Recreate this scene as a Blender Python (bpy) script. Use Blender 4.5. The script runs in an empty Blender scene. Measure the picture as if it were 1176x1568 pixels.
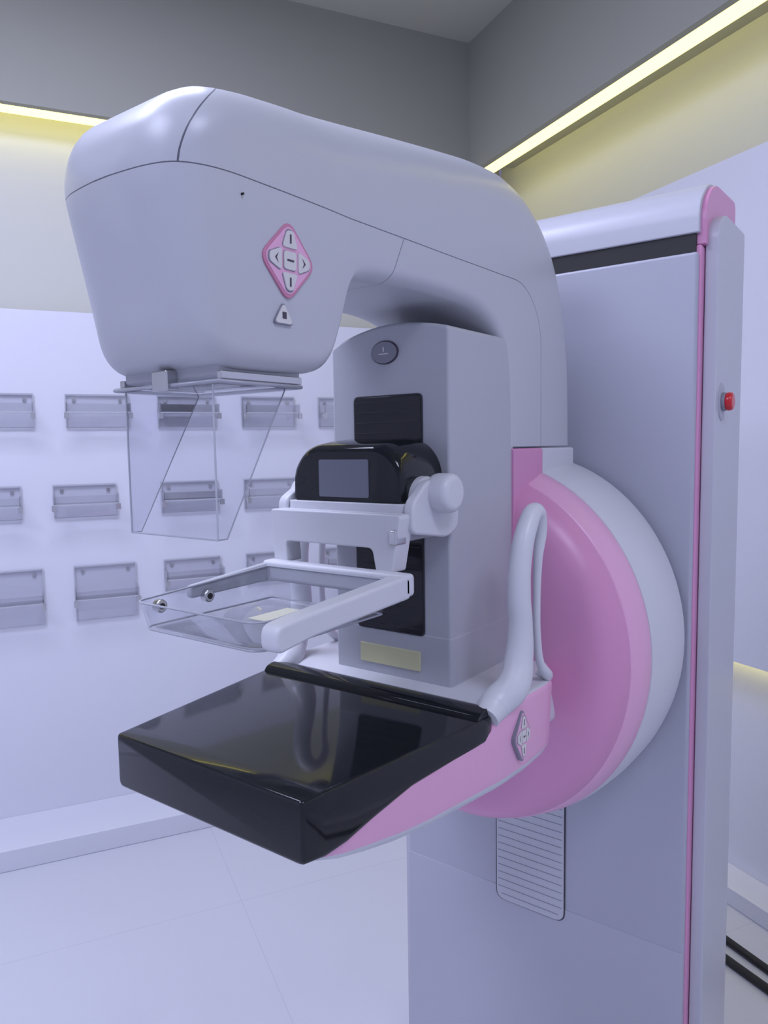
import bpy, bmesh, math
from mathutils import Vector, Matrix
S = bpy.context.scene
S.view_settings.view_transform = 'Standard'
C = bpy.context.collection

# ------------------------------------------------------------ materials
def pmat(name, col, rough=0.4, metal=0.0, coat=0.0, noise=0.0, emis=None, es=0.0, spec=0.5):
    m = bpy.data.materials.new(name); m.use_nodes = True
    nt = m.node_tree; b = nt.nodes['Principled BSDF']
    b.inputs['Base Color'].default_value = (*col, 1)
    b.inputs['Roughness'].default_value = rough
    b.inputs['Metallic'].default_value = metal
    b.inputs['Coat Weight'].default_value = coat
    b.inputs['Coat Roughness'].default_value = 0.08
    b.inputs['Specular IOR Level'].default_value = spec
    if emis:
        b.inputs['Emission Color'].default_value = (*emis, 1)
        b.inputs['Emission Strength'].default_value = es
    n = nt.nodes.new('ShaderNodeTexNoise'); n.inputs['Scale'].default_value = 6
    tc = nt.nodes.new('ShaderNodeTexCoord'); nt.links.new(tc.outputs['Object'], n.inputs['Vector'])
    mr = nt.nodes.new('ShaderNodeMapRange')
    mr.inputs['To Min'].default_value = max(0.0, rough-0.02-noise); mr.inputs['To Max'].default_value = rough+0.02+noise
    nt.links.new(n.outputs['Fac'], mr.inputs['Value']); nt.links.new(mr.outputs['Result'], b.inputs['Roughness'])
    return m

def acrylic(name, tint=(0.95, 0.955, 0.97), base=0.03, k=0.55):
    m = bpy.data.materials.new(name); m.use_nodes = True
    nt = m.node_tree; nt.nodes.clear()
    out = nt.nodes.new('ShaderNodeOutputMaterial')
    tr = nt.nodes.new('ShaderNodeBsdfTransparent'); tr.inputs[0].default_value = (*tint, 1)
    gl = nt.nodes.new('ShaderNodeBsdfGlossy'); gl.inputs['Roughness'].default_value = 0.04
    lw = nt.nodes.new('ShaderNodeLayerWeight'); lw.inputs['Blend'].default_value = 0.5
    pw = nt.nodes.new('ShaderNodeMath'); pw.operation = 'POWER'; pw.inputs[1].default_value = 3.5
    ad = nt.nodes.new('ShaderNodeMath'); ad.operation = 'MULTIPLY_ADD'; ad.inputs[1].default_value = k; ad.inputs[2].default_value = base
    mx = nt.nodes.new('ShaderNodeMixShader')
    L = nt.links.new
    L(lw.outputs['Facing'], pw.inputs[0]); L(pw.outputs[0], ad.inputs[0]); L(ad.outputs[0], mx.inputs[0]); L(tr.outputs[0], mx.inputs[1]); L(gl.outputs[0], mx.inputs[2]); L(mx.outputs[0], out.inputs[0])
    return m

WC=(0.53, 0.54, 0.575)
WHITE = pmat('white_plastic', (0.66, 0.665, 0.70), 0.36)
GREYW = pmat('grey_white_plastic', (0.47, 0.48, 0.52), 0.42)
TOWER = pmat('tower_paint', (0.44, 0.445, 0.515), 0.42)
TOWER2 = pmat('tower_paint_light', (0.54, 0.545, 0.60), 0.38)
TOWER_REFL = pmat('tower_paint_reflection', (0.47, 0.475, 0.545), 0.36)  # tower paint lightened to paint in the reflection low on the front
PINK = pmat('pink_plastic', (0.68, 0.30, 0.50), 0.36)
PINK2 = pmat('pink_light_plastic', (0.80, 0.43, 0.62), 0.34)
PADP = pmat('keypad_pink', (0.60, 0.23, 0.36), 0.36)
BLACK = pmat('gloss_black', (0.012, 0.013, 0.016), 0.07, spec=.36)
BLACKM = pmat('matte_black', (0.012, 0.012, 0.014), 0.5)
GAP = pmat('gap_dark', (0.05, 0.05, 0.06), 0.7)
SCREEN = pmat('lcd_screen', (0.13, 0.14, 0.18), 0.10, coat=0.6)
YEL = pmat('yellow_label', (0.64, 0.62, 0.38), 0.5)
RED = pmat('red_button', (0.6, 0.02, 0.03), 0.25)
METAL = pmat('brushed_metal', (0.6, 0.6, 0.6), 0.25, metal=1)
BTN = pmat('button_white', (0.70, 0.68, 0.66), 0.4)
MARK = pmat('icon_dark', (0.06, 0.05, 0.07), 0.5)
ICONG = pmat('icon_grey', (0.25, 0.25, 0.30), 0.35)
ACR = acrylic('clear_acrylic')
ACRE = pmat('acrylic_edge', (0.40, 0.41, 0.46), 0.15)
ACRS = acrylic('shelf_acrylic', (0.945, 0.945, 0.955), 0.05)
ACRE2 = pmat('shelf_acrylic_edge', (0.50, 0.51, 0.56), 0.2)

def arm_material():
    m = pmat('arm_shell', WC, 0.33)
    nt = m.node_tree; b = nt.nodes['Principled BSDF']; L = nt.links.new
    tc = nt.nodes.new('ShaderNodeTexCoord'); sp = nt.nodes.new('ShaderNodeSeparateXYZ'); L(tc.outputs['Object'], sp.inputs[0])
    Y, Z = sp.outputs[1], sp.outputs[2]
    def M(op, a, c=0.0):
        n = nt.nodes.new('ShaderNodeMath'); n.operation = op
        for k, v in enumerate((a, c)):
            if isinstance(v, (int, float)): n.inputs[k].default_value = v
            else: L(v, n.inputs[k])
        return n.outputs[0]
    qy = M('SUBTRACT', Y, .575); qz = M('SUBTRACT', Z, 1.665)
    py = M('MAXIMUM', qy, 0); pz = M('MAXIMUM', qz, 0)
    ln = M('SQRT', M('ADD', M('MULTIPLY', py, py), M('MULTIPLY', pz, pz)))
    d = M('SUBTRACT', M('ADD', ln, M('MINIMUM', M('MAXIMUM', qy, qz), 0)), .1)
    s1 = M('LESS_THAN', M('ABSOLUTE', d), .0006)
    zz = M('SUBTRACT', Z, 1.765)
    e = M('SUBTRACT', M('SUBTRACT', Y, -.072), M('MULTIPLY', M('MULTIPLY', zz, zz), 7.5))
    s2 = M('MULTIPLY', M('LESS_THAN', M('ABSOLUTE', e), .0007), M('GREATER_THAN', d, 0))
    g = M('SUBTRACT', M('SUBTRACT', Y, .27), M('MULTIPLY', M('SUBTRACT', Z, 1.765), .48))
    s3 = M('MULTIPLY', M('LESS_THAN', M('ABSOLUTE', g), .0006), M('LESS_THAN', d, 0))
    s = M('MAXIMUM', s1, M('MAXIMUM', s2, s3))
    mx = nt.nodes.new('ShaderNodeMix'); mx.data_type = 'RGBA'
    L(s, mx.inputs['Factor']); mx.inputs['A'].default_value = (*WC, 1); mx.inputs['B'].default_value = (0.12, 0.12, 0.15, 1)
    L(mx.outputs['Result'], b.inputs['Base Color'])
    return m
ARM = arm_material()

# ------------------------------------------------------------ mesh helpers
def mk(name, verts, faces, mats, parent=None, smooth=True, bevel=0, seg=3, angle=35):
    me = bpy.data.meshes.new(name); me.from_pydata(verts, [], faces); me.update()
    bm = bmesh.new(); bm.from_mesh(me); bmesh.ops.recalc_face_normals(bm, faces=bm.faces[:]); bm.to_mesh(me); bm.free()
    if not isinstance(mats, (list, tuple)): mats = [mats]
    for m in mats: me.materials.append(m)
    o = bpy.data.objects.new(name, me); C.objects.link(o)
    if parent: o.parent = parent
    if bevel:
        b = o.modifiers.new('b', 'BEVEL'); b.width = bevel; b.segments = seg; b.limit_method = 'ANGLE'; b.angle_limit = math.radians(angle)
        b.harden_normals = False
    if smooth:
        me.polygons.foreach_set('use_smooth', [True]*len(me.polygons))
        w = o.modifiers.new('ws', 'WEIGHTED_NORMAL') if bevel else None
        if not bevel:
            try: me.set_sharp_from_angle(angle=math.radians(45))
            except Exception: pass
    return o

BF = [(0,1,2,3),(4,7,6,5),(0,4,5,1),(1,5,6,2),(2,6,7,3),(3,7,4,0)]
def bv(x0,x1,y0,y1,z0,z1):
    return [(x0,y0,z0),(x1,y0,z0),(x1,y1,z0),(x0,y1,z0),(x0,y0,z1),(x1,y0,z1),(x1,y1,z1),(x0,y1,z1)]
def box(name, x0,x1,y0,y1,z0,z1, mat, parent=None, bevel=0.0, seg=3):
    return mk(name, bv(x0,x1,y0,y1,z0,z1), BF, mat, parent, smooth=bevel>0, bevel=bevel, seg=seg)
def boxes(name, lst, mat, parent=None, bevel=0, mats=None):
    vs=[];fs=[];mi=[]
    for b in lst:
        n=len(vs); vs+=bv(*b[:6]); fs+=[tuple(i+n for i in f) for f in BF]; mi+=[b[6] if len(b)>6 else 0]*6
    o = mk(name, vs, fs, mats or mat, parent, smooth=bevel>0, bevel=bevel)
    for p,i in zip(o.data.polygons, mi): p.material_index=i
    return o
def prism(name, pts, axis, a0, a1, mat, parent=None, bevel=0.0, seg=3, angle=35):
    n=len(pts); vs=[]
    for a in (a0,a1):
        for p,q in pts:
            vs.append({'x':(a,p,q),'y':(p,a,q),'z':(p,q,a)}[axis])
    fs=[tuple(range(n)), tuple(range(2*n-1,n-1,-1))]+[(i,(i+1)%n,n+(i+1)%n,n+i) for i in range(n)]
    return mk(name, vs, fs, mat, parent, True, bevel, seg, angle)
def loft(name, rings, mats, parent=None, cap=True):
    n=len(rings[0]); vs=[v for r in rings for v in r]; fs=[]
    for k in range(len(rings)-1):
        for i in range(n):
            j=(i+1)%n; fs.append((k*n+i,k*n+j,(k+1)*n+j,(k+1)*n+i))
    if cap: fs+=[tuple(range(n)), tuple((len(rings)-1)*n+i for i in reversed(range(n)))]
    return mk(name, vs, fs, mats, parent, True)
def rpoly(pts, r, n=5):
    out=[]; N=len(pts)
    for i in range(N):
        P=Vector(pts[i]); A=Vector(pts[i-1]); B=Vector(pts[(i+1)%N])
        rr = r[i] if isinstance(r,(list,tuple)) else r
        u=(A-P); v=(B-P); d=min(rr, u.length*.49, v.length*.49)
        a=P+u.normalized()*d; b=P+v.normalized()*d
        for k in range(n+1):
            t=k/n; out.append(tuple((1-t)**2*a+2*t*(1-t)*P+t*t*b))
    return out
def cyl(name, c, axis, r, h0, h1, mat, parent=None, bevel=0, n=32, rz=None):
    pts=[(c[0]+r*math.cos(2*math.pi*i/n), c[1]+(rz or r)*math.sin(2*math.pi*i/n)) for i in range(n)]
    return prism(name, pts, axis, h0, h1, mat, parent, bevel, 3, 50)
def tube(name, pts, mat, parent=None, r=0.004, cyclic=False, smooth=True):
    cu=bpy.data.curves.new(name,'CURVE'); cu.dimensions='3D'; cu.bevel_depth=r; cu.bevel_resolution=6; cu.use_fill_caps=True
    cu.resolution_u=10
    if smooth:
        sp=cu.splines.new('BEZIER'); sp.bezier_points.add(len(pts)-1)
        for b,p in zip(sp.bezier_points,pts):
            b.co=p[:3]; b.handle_left_type=b.handle_right_type='AUTO'; b.radius=p[3] if len(p)>3 else 1
    else:
        sp=cu.splines.new('POLY'); sp.points.add(len(pts)-1)
        for b,p in zip(sp.points,pts): b.co=(*p[:3],1)
    sp.use_cyclic_u=cyclic
    cu.materials.append(mat)
    o=bpy.data.objects.new(name,cu); C.objects.link(o)
    if parent: o.parent=parent
    return o
def empty(name):
    o=bpy.data.objects.new(name,None); C.objects.link(o); o.empty_display_size=.1; return o
def cr(P, n=5):
    out=[]
    for i in range(len(P)-1):
        p0=P[max(i-1,0)];p1=P[i];p2=P[i+1];p3=P[min(i+2,len(P)-1)]
        for k in range(n):
            t=k/n
            out.append([.5*((2*b)+(-a+c)*t+(2*a-5*b+4*c-d)*t*t+(-a+3*b-3*c+d)*t**3) for a,b,c,d in zip(p0,p1,p2,p3)])
    out.append(list(P[-1])); return out

# ============================================================ MACHINE
MM = empty('mammography_machine')

def section(oy,oz,iy,iz,wo,wi,ro,ri):
    v=Vector((oy-iy,oz-iz)); L=v.length; d=v/L
    ro=min(ro,wo*.95,L*.45); ri=min(ri,wi*.95,L*.45)
    loc=[]; n=7
    def arc(cx,cy,r,a0):
        for k in range(n+1):
            a=math.radians(a0+90*k/n); loc.append((cx+r*math.cos(a),cy+r*math.sin(a)))
    arc(wo-ro,L-ro,ro,0); arc(-wo+ro,L-ro,ro,90); arc(-wi+ri,ri,ri,180); arc(wi-ri,ri,ri,270)
    return [(u,iy+d.x*t,iz+d.y*t) for u,t in loc]
ST=[(-.0915,1.766,-.0600,1.652,.040,.036,.035,.034),
    (-.0895,1.782,-.0535,1.624,.070,.064,.040,.034),
    (-.0820,1.810,-.0440,1.602,.092,.084,.046,.030),
    (-.0630,1.836,-.0320,1.590,.106,.097,.051,.026),
    (-.0320,1.854,-.0100,1.583,.113,.103,.055,.024),
    (.010,1.865,.030,1.582,.114,.103,.059,.024),
    (.050,1.872,.075,1.583,.114,.103,.062,.024),
    (.090,1.879,.112,1.586,.113,.103,.066,.024),
    (.118,1.884,.133,1.598,.112,.103,.070,.024),
    (.145,1.889,.150,1.635,.111,.103,.072,.024),
    (.168,1.893,.166,1.680,.110,.105,.072,.024),
    (.200,1.898,.195,1.700,.110,.106,.072,.022),
    (.300,1.914,.290,1.708,.110,.107,.072,.020),
    (.420,1.932,.395,1.709,.110,.107,.072,.020),
    (.505,1.942,.455,1.704,.110,.108,.070,.020),
    (.578,1.942,.500,1.692,.110,.108,.066,.018),
    (.647,1.924,.530,1.672,.110,.109,.060,.016),
    (.704,1.888,.546,1.645,.110,.110,.052,.014),
    (.748,1.838,.554,1.612,.110,.110,.044,.012),
    (.779,1.772,.557,1.580,.110,.110,.036,.010),
    (.798,1.700,.558,1.555,.110,.110,.030,.010),
    (.808,1.620,.558,1.530,.110,.110,.026,.010),
    (.812,1.497,.558,1.497,.110,.110,.024,.010)]
loft('upper_arm_and_tube_head', [section(*s) for s in cr(ST,5)], ARM, MM)

def keypad(prefix, x, cy, cz, hy, hz, sgn=1, base=PADP, tilt=0, inner=PINK2):
    e=bpy.data.objects.new(prefix,None); C.objects.link(e); e.parent=MM
    e.location=(x*sgn,cy,cz); e.rotation_euler=(0,tilt*sgn,0)
    dm=[(0,-hz),(hy,0),(0,hz),(-hy,0)]
    def add(nm,pts,a0,a1,mat,bev): 
        return prism(prefix+'_'+nm,pts,'x',a0*sgn,a1*sgn,mat,e,bev,2)
    add('plate',rpoly(dm,hy*.32),-.006,.0015,base,.0008)
    add('inner',rpoly([(p*.90,q*.90) for p,q in dm],hy*.28),.001,.0022,inner,.0004)
    k=hy/.042; kz=hz/.042
    def P(l): return [(a*k,b*kz) for a,b in l]
    tri=[(-.0115,.0125),(.0115,.0125),(.0045,.030),(-.0045,.030)]
    B={'up':tri,'down':[(a,-b) for a,b in reversed(tri)],
       'right':[(b,a) for a,b in reversed(tri)],'left':[(-b,a) for a,b in tri],
       'centre':[(-.0092,-.0092),(.0092,-.0092),(.0092,.0092),(-.0092,.0092)]}
    for nm,l in B.items():
        add('ring_'+nm,rpoly(P([(a*1.06,b*1.05) for a,b in l]),.004*k),.0015,.0026,ICONG,.0002)
        add('button_'+nm,rpoly(P(l),.004*k),.0015,.0040,BTN,.0006)
    m={'up':[(-.0012,.017),(.0012,.017),(.0012,.026),(-.0012,.026)],'down':[(-.0012,-.026),(.0012,-.026),(.0012,-.017),(-.0012,-.017)],
       'right':[(.018,-.005),(.023,0),(.018,.005),(.0205,0)],'left':[(-.018,-.005),(-.0205,0),(-.018,.005),(-.023,0)],
       'centre':[(-.005,-.001),(.005,-.001),(.005,.001),(-.005,.001)]}
    for nm,l in m.items(): add('mark_'+nm,P(l),.0040,.0043,MARK,0)
keypad('head_keypad', .1085, .055, 1.6965, .042, .043, 1, tilt=.036)
keypad('head_keypad_far', .1085, .055, 1.6965, .042, .043, -1, tilt=.036)
tri=rpoly([(.034,1.631),(.062,1.631),(.048,1.653)],.006)
prism('lamp_button',tri,'x',.100,.1082,BTN,MM,.0006)
tri=rpoly([(.0325,1.630),(.0635,1.630),(.048,1.6545)],.006)
prism('lamp_button_ring',tri,'x',.100,.1072,ICONG,MM,.0004)
box('lamp_button_mark',.108,.1085,.045,.051,1.636,1.643,MARK,MM)
cyl('pin_hole',(-.010,1.748),'x',.0012,.108,.1137,BLACKM,MM,n=12)

# ---- collimator tray + face shield
box('collimator_frame',-.080,.080,-.020,.100,1.574,1.588,GREYW,MM,.003)
box('collimator_opening',-.055,.055,.0,.080,1.5725,1.575,BLACKM,MM)
box('shield_plate',-.088,.088,-.028,.092,1.565,1.571,ACR,MM,.001)
tube('shield_plate_rim',[(-.088,-.028,1.568),(.088,-.028,1.568),(.088,.092,1.568),(-.088,.092,1.568)],ACRE,MM,.0022,True,False)
box('collimator_block',-.012,.014,-.034,-.018,1.562,1.584,METAL,MM,.002)
for s in (-1,1):
    box('slide_rail_%s'%('a' if s<0 else 'b'), s*.083-.004,s*.083+.004,-.022,.095,1.571,1.579,METAL,MM,.001)
box('face_shield_front',-.076,.073,-.024,-.021,1.406,1.568,ACR,MM,.0008)
for s,nm in ((-1,'left'),(1,'right')):
    xs=.073 if s>0 else -.0755
    prism('face_shield_wing_'+nm,[(-.022,1.406),(-.010,1.406),(.083,1.568),(-.022,1.568)],'x',xs-.001,xs+.001,ACR,MM)
    tube('face_shield_edge_'+nm,[(xs,-.022,1.406),(xs,-.010,1.406),(xs,.083,1.568)],ACRE,MM,.0008,False,False)
    tube('face_shield_corner_'+nm,[(xs,-.0225,1.406),(xs,-.0225,1.566)],ACRE2,MM,.0011,False,False)
tube('face_shield_bottom',[(-.0755,-.0225,1.406),(.073,-.0225,1.406)],ACRE2,MM,.0010,False,False)

# ---- compression column
arch=[(-.109,1.10),(.109,1.10),(.109,1.664),(.107,1.669)]
for k in range(1,12):
    t=k/12; x=.107-.214*t; arch.append((x,1.669-.012*t**3+.014*math.sin(math.pi*t)**.9))
arch+=[(-.107,1.655),(-.109,1.650)]
prism('compression_column',arch,'y',.375,.575,GREYW,MM,.006,4,40)
box('column_base',-.1098,.1098,.3742,.575,1.10,1.222,GREYW,MM,.006)
slot=rpoly([(-.062,1.218),(.062,1.218),(.062,1.575),(-.062,1.575)],.008)
prism('column_slot_frame',rpoly([(-.064,1.216),(.064,1.216),(.064,1.577),(-.064,1.577)],.009),'y',.3735,.380,GAP,MM)
prism('column_slot_bellows',slot,'y',.3722,.380,BLACK,MM,.001)
rb=[]
z=1.226
while z<1.57:
    rb.append((-.059,.059,.3714,.3724,z,z+.0008)); z+=.0155
boxes('bellows_folds',rb,GAP,MM)
cyl('column_button_ring',(-.003,1.640),'y',.025,.3725,.377,MARK,MM,.0008,40,.0175)
cyl('column_button',(-.003,1.640),'y',.0235,.3710,.377,ICONG,MM,.0008,40,.016)
box('column_button_mark',-.012,.006,.3705,.3712,1.637,1.6385,BTN,MM)
box('column_button_mark_2',-.004,-.002,.3705,.3712,1.641,1.648,BTN,MM)
box('column_label',-.058,.056,.3715,.3742,1.162,1.192,YEL,MM,.0008)

# ---- display + compression carriage
dp=rpoly([(-.099,1.424),(.099,1.424),(.098,1.475),(.070,1.506),(-.070,1.506),(-.098,1.475)],[.004,.004,.03,.03,.03,.03],7)
rings=[]
def sc(pts,s,y,zt=1.0):
    return [(x*s,y,1.424+(z-1.424)*zt) for x,z in pts]
for s,y,zt in ((.93,.270,.84),(.975,.2715,.90),(.995,.276,.95),(1,.284,.985),(1,.31,1.04),(.99,.345,1.07),(.97,.378,1.02)):
    rings.append(sc(dp,s,y,zt))
loft('display_housing',rings,BLACK,MM)
prism('display_screen',rpoly([(-.046,1.430),(.044,1.430),(.044,1.483),(-.046,1.483)],.003),'y',.2685,.272,SCREEN,MM,.0004)
prism('display_tray',rpoly([(-.108,.262),(.108,.262),(.112,.380),(-.112,.380)],[.02,.02,.002,.002]),'z',1.404,1.4235,WHITE,MM,.004)
fork=rpoly([(-.118,1.412),(-.112,1.335),(-.086,1.335),(-.088,1.366),(.070,1.366),(.076,1.335),(.103,1.335),(.118,1.412)],[.008,.004,.004,.008,.008,.004,.004,.008])
prism('paddle_fork',fork,'y',.240,.272,WHITE,MM,.004,3)
box('fork_neck',-.085,.085,.262,.378,1.368,1.408,GREYW,MM,.006)
cyl('hinge_knob_right',(.325,1.436),'x',.027,.112,.150,WHITE,MM,.010,40)
cyl('hinge_boss_right',(.318,1.425),'x',.034,.088,.114,WHITE,MM,.008,40)
cyl('hinge_knob_left',(.325,1.430),'x',.024,-.140,-.110,WHITE,MM,.009,40)
prism('hinge_cheek_right',rpoly([(.262,1.385),(.35,1.372),(.378,1.385),(.378,1.455),(.30,1.455),(.262,1.425)],.012),'x',.106,.122,WHITE,MM,.004)
prism('hinge_cheek_left',rpoly([(.262,1.385),(.35,1.372),(.378,1.385),(.378,1.445),(.30,1.445),(.262,1.425)],.012),'x',-.124,-.106,WHITE,MM,.004)
box('fork_clip',.100,.112,.236,.262,1.372,1.392,METAL,MM,.003)

# ---- compression paddle
def paddle():
    zb,zt=1.284,1.318
    x0,x1,y0,y1=-.108,.108,-.004,.222
    lo=rpoly([(x0+.006,y0+.006),(x1-.006,y0+.006),(x1-.006,y1),(x0+.006,y1)],[.022,.022,.004,.004],7)
    hi=rpoly([(x0,y0),(x1,y0),(x1,y1),(x0,y1)],[.024,.024,.004,.004],7)
    ins=lambda pts,d:[(x*(1-d/.108),.109+(y-.109)*(1-d/.113)) for x,y in pts]
    top=lambda y: zt+.012*max(0,(y-.05))/.17
    rings=[[(x,y,zb+.003) for x,y in ins(lo,.006)],[(x,y,zb+.006) for x,y in ins(lo,.003)],[(x,y,top(y)) for x,y in ins(hi,.0025)],
           [(x,y,top(y)) for x,y in hi],[(x,y,zb+.004) for x,y in lo],[(x,y,zb) for x,y in ins(lo,.004)]]
    loft('paddle_tray',rings,ACR,MM)
    tube('paddle_rim',[(x,y,top(y)) for x,y in hi],ACRE,MM,.0013,True,False)
    tube('paddle_floor_edge',[(x,y,zb+.001) for x,y in ins(lo,.001)],ACRE,MM,.0012,True,False)
paddle()
prism('paddle_rail_right',rpoly([(-.004,1.288),(.05,1.296),(.236,1.306),(.236,1.337),(.03,1.322),(-.004,1.318)],[.012,.01,.006,.010,.01,.012]),'x',.110,.136,WHITE,MM,.007,4)
prism('paddle_rail_left',rpoly([(.085,1.305),(.236,1.308),(.236,1.335),(.085,1.322)],.006),'x',-.121,-.110,GREYW,MM,.003)
box('paddle_rear_bar',-.121,.136,.222,.246,1.308,1.338,WHITE,MM,.006)
for i,y in enumerate((.033,.109)):
    cyl('paddle_screw_%d'%i,(y,1.306),'x',.0085,-.112,-.101,METAL,MM,.002,24)
    cyl('paddle_screw_hole_%d'%i,(y,1.306),'x',.004,-.1015,-.1002,BLACKM,MM,0,16)
box('paddle_label',-.02,.04,.10,.17,1.2875,1.2883,pmat('pale_yellow_film',(.60,.59,.45),.4),MM)

# ---- image receptor
def bsec(y,w,zt,zb,r=.005):
    pts=rpoly([(-w,zb),(w,zb),(w,zt),(-w,zt)],[.008,.008,r,r],4)
    return [(x,y,z) for x,z in pts]
BS=[(-.0008,.158,1.1365,1.074),(.0004,.1605,1.139,1.0715),(.003,.1618,1.140,1.070),(.03,.1655,1.140,1.067),(.06,.170,1.140,1.071),(.10,.1755,1.140,1.082),(.165,.1845,1.140,1.097),(.24,.195,1.140,1.103),
    (.285,.2010,1.140,1.105),(.305,.2035,1.140,1.106),(.322,.203,1.139,1.108),(.333,.198,1.136,1.111)]
loft('image_receptor_table',[bsec(*b) for b in BS],BLACK,MM)
lip=rpoly([(.292,1.134),(.343,1.134),(.341,1.145),(.322,1.151),(.300,1.147)],[.004,.004,.01,.02,.012],5)
prism('receptor_rear_lip',lip,'x',-.199,.199,BLACK,MM,.006,4,40)

# ---- lower arm
def lsec(y,w,zt,zb,rb):
    pts=rpoly([(-w+.006,zb),(w-.006,zb),(w,zt),(-w,zt)],[rb,rb,.010,.010],6)
    return [(x,y,z) for x,z in pts]
LS=[(.022,.150,1.078,1.064,.004),(.032,.160,1.082,1.058,.008),(.06,.167,1.088,1.048,.014),(.10,.1735,1.096,1.038,.02),(.15,.181,1.104,1.029,.024),(.20,.188,1.112,1.024,.026),
    (.28,.1995,1.118,1.022,.028),(.325,.206,1.122,1.022,.028),(.334,.208,1.140,1.022,.028),(.36,.211,1.146,1.022,.028),(.42,.215,1.147,1.023,.028),(.47,.216,1.147,1.026,.028),
    (.495,.213,1.147,1.030,.026),(.512,.204,1.147,1.037,.024),(.53,.19,1.147,1.048,.02),(.58,.17,1.147,1.055,.02)]
la=loft('lower_support_arm',[lsec(*l) for l in LS],[PINK2,WHITE],MM)
for p in la.data.polygons:
    if p.normal.z>.8 or p.normal.z<-.35: p.material_index=1
keypad('lower_keypad', .2135, .392, 1.092, .026, .040, 1, base=ICONG)
keypad('lower_keypad_far', .2135, .392, 1.092, .026, .040, -1, base=ICONG)

# ---- grab handles
H=[(.325,1.134,1.2),(.350,1.146,1.55),(.376,1.168,1.6),(.394,1.205,1.4),(.398,1.245,1.22),(.394,1.29,1.15),(.399,1.340,1.08),(.420,1.385,1.0),(.446,1.404,.9),(.463,1.386,.65),(.455,1.335,.45),(.451,1.28,.38),(.453,1.22,.38),(.464,1.178,.42),(.487,1.155,.6),(.507,1.147,.8)]
for s,nm in ((1,'right'),(-1,'left')):
    tube('grab_handle_'+nm,[(s*(.194 if z<1.15 else .208),y,z,r) for y,z,r in H],WHITE,MM,.0145)

# ---- rotating hub
def lathe(name,prof,mats,cz,n=96):
    rings=[[(r*math.cos(2*math.pi*i/n),y,cz+1.09*r*math.sin(2*math.pi*i/n)) for i in range(n)] for y,r in prof]
    return loft(name,rings,mats,MM)
CZ=1.140
lathe('hub_pink_face',[(.566,.12),(.5665,.22),(.570,.250),(.578,.268),(.594,.282),(.615,.2895),(.621,.2905)],PINK,CZ)
lathe('hub_pink_bevel',[(.617,.28),(.620,.2905),(.624,.2932),(.65,.300),(.672,.306),(.680,.304)],PINK2,CZ)
lathe('hub_white_ring',[(.678,.298),(.680,.306),(.70,.311),(.76,.315),(.82,.315),(.848,.312),(.852,.30)],WHITE,CZ)
cyl('hub_bearing',(0,CZ),'y',.26,.84,.870,GAP,MM,0,64)
prism('hub_neck_pink',rpoly([(-.113,1.30),(.113,1.30),(.113,1.494),(-.113,1.494)],[0.001,.001,.006,.006]),'y',.566,.676,PINK,MM,.004)
prism('hub_neck_white',rpoly([(-.113,1.30),(.113,1.30),(.113,1.494),(-.113,1.494)],[0.001,.001,.006,.006]),'y',.677,.812,WHITE,MM,.004)
prism('hub_apron',rpoly([(-.19,1.05),(.19,1.05),(.17,1.146),(-.17,1.146)],.02),'y',.50,.60,WHITE,MM,.01)

# ---- tower
box('tower_front_panel',-.317,.317,.865,.890,.02,1.832,TOWER,MM,.006)
box('tower_lower_reflection',-.3165,.3165,.8640,.870,.02,.53,TOWER_REFL,MM,.001)  # thin sheet carrying the painted reflection, same tower paint underneath
box('tower_core',-.321,.321,.874,1.085,.0,1.845,PINK,MM,.004)
box('tower_vent_strip',-.312,.312,.870,.90,1.832,1.866,BLACKM,MM)
boxes('tower_vent_louvres',[(-.30,.02,.868,.872,1.838+.008*k,1.8405+.008*k) for k in range(4)],GAP,MM)
cap=rpoly([(.866,1.864),(1.095,1.864),(1.095,1.972),(.925,1.966),(.866,1.915)],[.003,.003,.02,.045,.035],8)
prism('tower_cap',cap,'x',-.318,.318,TOWER2,MM,.005)
cap2=rpoly([(.876,1.845),(1.100,1.845),(1.100,1.968),(.931,1.962),(.876,1.915)],[.003,.003,.02,.04,.03],8)
prism('tower_cap_pink_side',cap2,'x',-.327,.327,PINK,MM,.003)
for s,nm in ((1,'right'),(-1,'left')):
    pp=rpoly([(.893,.0),(1.10,.0),(1.10,1.905),(.93,1.905),(.893,1.875)],[.003,.003,.01,.03,.02],6)
    prism('tower_side_panel_'+nm,pp,'x',s*.322,s*.345,TOWER2,MM,.005)
box('tower_back',-.318,.318,1.08,1.11,.0,1.95,TOWER2,MM,.006)
cyl('stop_button_cup',(.935,1.572),'x',.024,.343,.3475,TOWER,MM,.002,40,.034)
cyl('stop_button_collar',(.935,1.572),'x',.017,.345,.354,ICONG,MM,.002,32)
cyl('stop_button_head',(.935,1.572),'x',.0165,.352,.366,RED,MM,.005,32)
gr=rpoly([(-.078,.502),(.078,.502),(.078,.80),(-.078,.80)],.022,6)
prism('grille_frame',[(x*1.03,.651+(z-.651)*1.01) for x,z in gr],'y',.8625,.868,GAP,MM,.0006)
prism('grille_panel',gr,'y',.8612,.868,TOWER2,MM,.0008)
GL=pmat('grille_line',(.30,.30,.36),.5)
gl=[];z=.515
while z<.795:
    w=.074 if z>.52 else .066
    gl.append((-w,w,.8605,.8614,z,z+.0012)); z+=.0165
boxes('grille_slats',gl,GL,MM)
box('tower_foot',-.33,.345,.87,1.15,0,.03,TOWER2,MM,.01)

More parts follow.
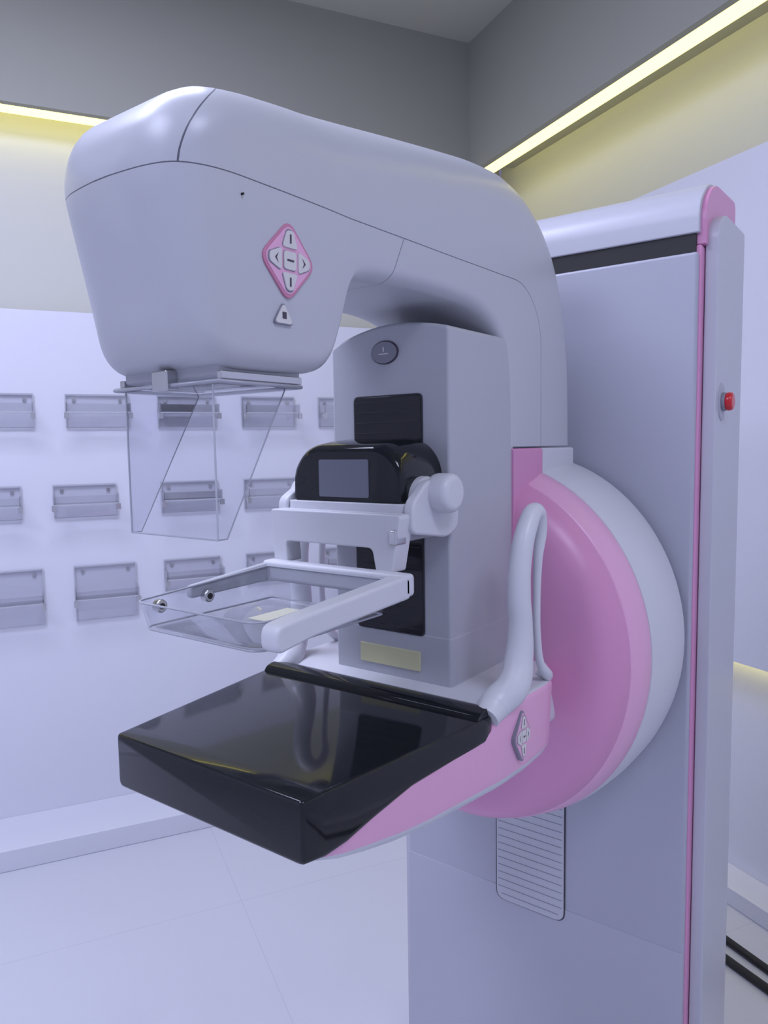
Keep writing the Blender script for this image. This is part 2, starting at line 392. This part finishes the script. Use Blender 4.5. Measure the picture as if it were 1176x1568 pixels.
# ============================================================ ROOM
RL=Vector((.666,-.528,0)); RA=math.radians(60.8)
def place(o):
    o.location=RL; o.rotation_euler=(0,0,RA); return o
WALL=pmat('wall_paint',(.75,.755,.83),.55)
RECW=pmat('recess_wall_shaded',(.62,.62,.58),.6)  # dimmer light in the cove recess, put into a darker wall colour
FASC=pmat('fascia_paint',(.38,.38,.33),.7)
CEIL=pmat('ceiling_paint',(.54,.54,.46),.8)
LED=pmat('led_strip',(.9,.85,.3),.5,emis=(1.0,.91,.25),es=2.8)
X0,X1,Y0,Y1,ZC=-3.4,2.15,-2.6,3.32,3.38
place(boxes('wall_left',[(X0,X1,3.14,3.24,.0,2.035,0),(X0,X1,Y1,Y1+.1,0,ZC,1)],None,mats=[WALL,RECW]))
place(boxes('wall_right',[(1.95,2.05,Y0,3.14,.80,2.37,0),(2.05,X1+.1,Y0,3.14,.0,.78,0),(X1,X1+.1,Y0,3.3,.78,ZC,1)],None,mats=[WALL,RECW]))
place(boxes('wall_back',[(X0,X1,Y0-.1,Y0,0,ZC)],WALL))
place(boxes('wall_far_left',[(X0-.1,X0,Y0,Y1,0,ZC)],WALL))
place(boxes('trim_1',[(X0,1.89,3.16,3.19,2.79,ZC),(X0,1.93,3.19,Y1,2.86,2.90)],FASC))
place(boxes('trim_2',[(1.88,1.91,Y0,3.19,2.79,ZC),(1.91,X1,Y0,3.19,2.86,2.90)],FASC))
place(boxes('led_cove_strip',[(X0,1.85,3.192,3.265,2.790,2.815)],LED))
place(boxes('led_cove_strip',[(1.912,1.985,Y0,3.15,2.790,2.815)],LED))
place(boxes('led_cove_strip',[(2.00,2.03,Y0,3.12,.79,.798)],LED))
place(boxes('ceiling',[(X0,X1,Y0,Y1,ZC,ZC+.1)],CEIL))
FL=pmat('floor_tile',(.66,.67,.71),.16)
nt=FL.node_tree;b=nt.nodes['Principled BSDF'];L=nt.links.new
tc=nt.nodes.new('ShaderNodeTexCoord');mp=nt.nodes.new('ShaderNodeMapping');mp.inputs['Location'].default_value=(.30,.06,0)
br=nt.nodes.new('ShaderNodeTexBrick');br.offset=0;br.inputs['Scale'].default_value=1;br.inputs['Brick Width'].default_value=.8;br.inputs['Row Height'].default_value=.8
br.inputs['Mortar Size'].default_value=.0014;br.inputs['Color1'].default_value=(.66,.67,.74,1);br.inputs['Color2'].default_value=(.655,.665,.735,1);br.inputs['Mortar'].default_value=(.58,.59,.66,1)
L(tc.outputs['Object'],mp.inputs[0]);L(mp.outputs[0],br.inputs['Vector']);L(br.outputs['Color'],b.inputs['Base Color'])
place(boxes('floor',[(X0,X1,Y0,Y1,-.1,0)],FL))
place(boxes('baseboard_left',[(X0,1.95,2.87,3.14,.0,.08)],WALL,bevel=.004))
place(boxes('baseboard_right',[(1.93,2.05,Y0,2.87,.0,.06)],WALL,bevel=.004))
cb=tube('floor_cable',[(1.80,-1.2,.012),(1.76,0,.012),(1.74,.7,.012),(1.70,1.5,.012),(1.72,2.4,.012)],BLACKM,None,.012); place(cb)
cb=tube('floor_cable',[(1.83,-1.2,.012),(1.80,0,.012),(1.79,.7,.012),(1.77,1.5,.012),(1.80,2.5,.012)],BLACKM,None,.011); place(cb)

def shelf(h,lower):
    vs=[];fs=[];mi=[]
    w=.115
    def a(b,m):
        n=len(vs); vs.extend(bv(*b)); fs.extend([tuple(i+n for i in f) for f in BF]); mi.extend([m]*6)
    a((-w,w,-.010,-.006,-h,0),0)
    a((-w,w,-.09,-.010,-h*.55-.004,-h*.55),0)
    a((-w,w,-.093,-.089,-h*.55-.004,-h*.55+.03),0)
    a((-w,w,-.012,-.004,-.004,0),1); a((-w,w,-.094,-.088,-h*.55-.005,-h*.55),1)
    a((-w,w,-.010,-.006,-h,-h+.003),1)
    for s in (-1,1):
        a((s*w-.003,s*w+.003,-.095,-.006,-h*.55-.02,-h*.55+.035),0)
        a((s*w-.008,s*w+.008,-.104,-.086,-h*.55-.026,-h*.55-.004),2)
        a((s*w-.0015,s*w+.0015,-.011,-.005,-h,0),1)
        a((s*(w-.03)-.006,s*(w-.03)+.006,-.006,.001,-.03,-.018),2)
    me=bpy.data.meshes.new('acrylic_shelf_mesh'); me.from_pydata(vs,[],fs)
    for m in (ACRS,ACRE2,METAL): me.materials.append(m)
    for p,i in zip(me.polygons,mi): p.material_index=i
    return me
m1=shelf(.13,0); m2=shelf(.22,1)
Rm=Matrix.Translation(RL)@Matrix.Rotation(RA,4,'Z')
for r,z in enumerate((1.722,1.372,1.05)):
    for c in range(-1,4):
        lx=.17+.343*c+(.06 if r==1 and c>0 else 0)+(-.06 if r==1 else 0)
        o=bpy.data.objects.new('acrylic_wall_shelf',m2 if (r==2 and c<1) else m1); C.objects.link(o)
        o.matrix_world=Rm@Matrix.Translation((lx,3.139,z))

LP=pmat('lamp_diffuser',(.9,.9,.95),.5,emis=(.78,.82,1.0),es=2.0)
def lamp(lx,ly,sx,sy,p,col=(.67,.71,1.0)):
    fx=boxes('ceiling_light_panel',[(lx-sx/2,lx+sx/2,ly-sy/2,ly+sy/2,ZC-.03,ZC-.005)],LP); place(fx)
    l=bpy.data.lights.new('panel_light','AREA'); l.shape='RECTANGLE'; l.size=sx; l.size_y=sy; l.energy=p; l.color=col
    o=bpy.data.objects.new('panel_light',l); C.objects.link(o); o.matrix_world=Rm@Matrix.Translation((lx,ly,ZC-.04))
lamp(-.3,1.7,1.4,.7,40)
lamp(-1.6,.4,1.2,1.0,33)
lamp(.6,-.9,1.0,.8,27)
w=bpy.data.worlds.new('World'); S.world=w; w.use_nodes=True
w.node_tree.nodes['Background'].inputs[0].default_value=(.5,.5,.8,1); w.node_tree.nodes['Background'].inputs[1].default_value=.3

# ============================================================ CAMERA
th=math.radians(5.05); ps=math.radians(36.8); ro=math.radians(.9)
Fh=Vector((-math.sin(ps),math.cos(ps),0)); R=Vector((math.cos(ps),math.sin(ps),0))
f=Fh*math.cos(th)+Vector((0,0,-math.sin(th))); U=R.cross(f)
R2=R*math.cos(ro)-U*math.sin(ro); U2=U*math.cos(ro)+R*math.sin(ro)
cam=bpy.data.cameras.new('camera'); co=bpy.data.objects.new('camera',cam); C.objects.link(co)
m=Matrix((( R2.x,U2.x,-f.x,.666),(R2.y,U2.y,-f.y,-.528),(R2.z,U2.z,-f.z,1.5),(0,0,0,1)))
co.matrix_world=m
cam.sensor_fit='VERTICAL'; cam.sensor_height=36; cam.lens=26; cam.clip_start=.02
S.camera=co
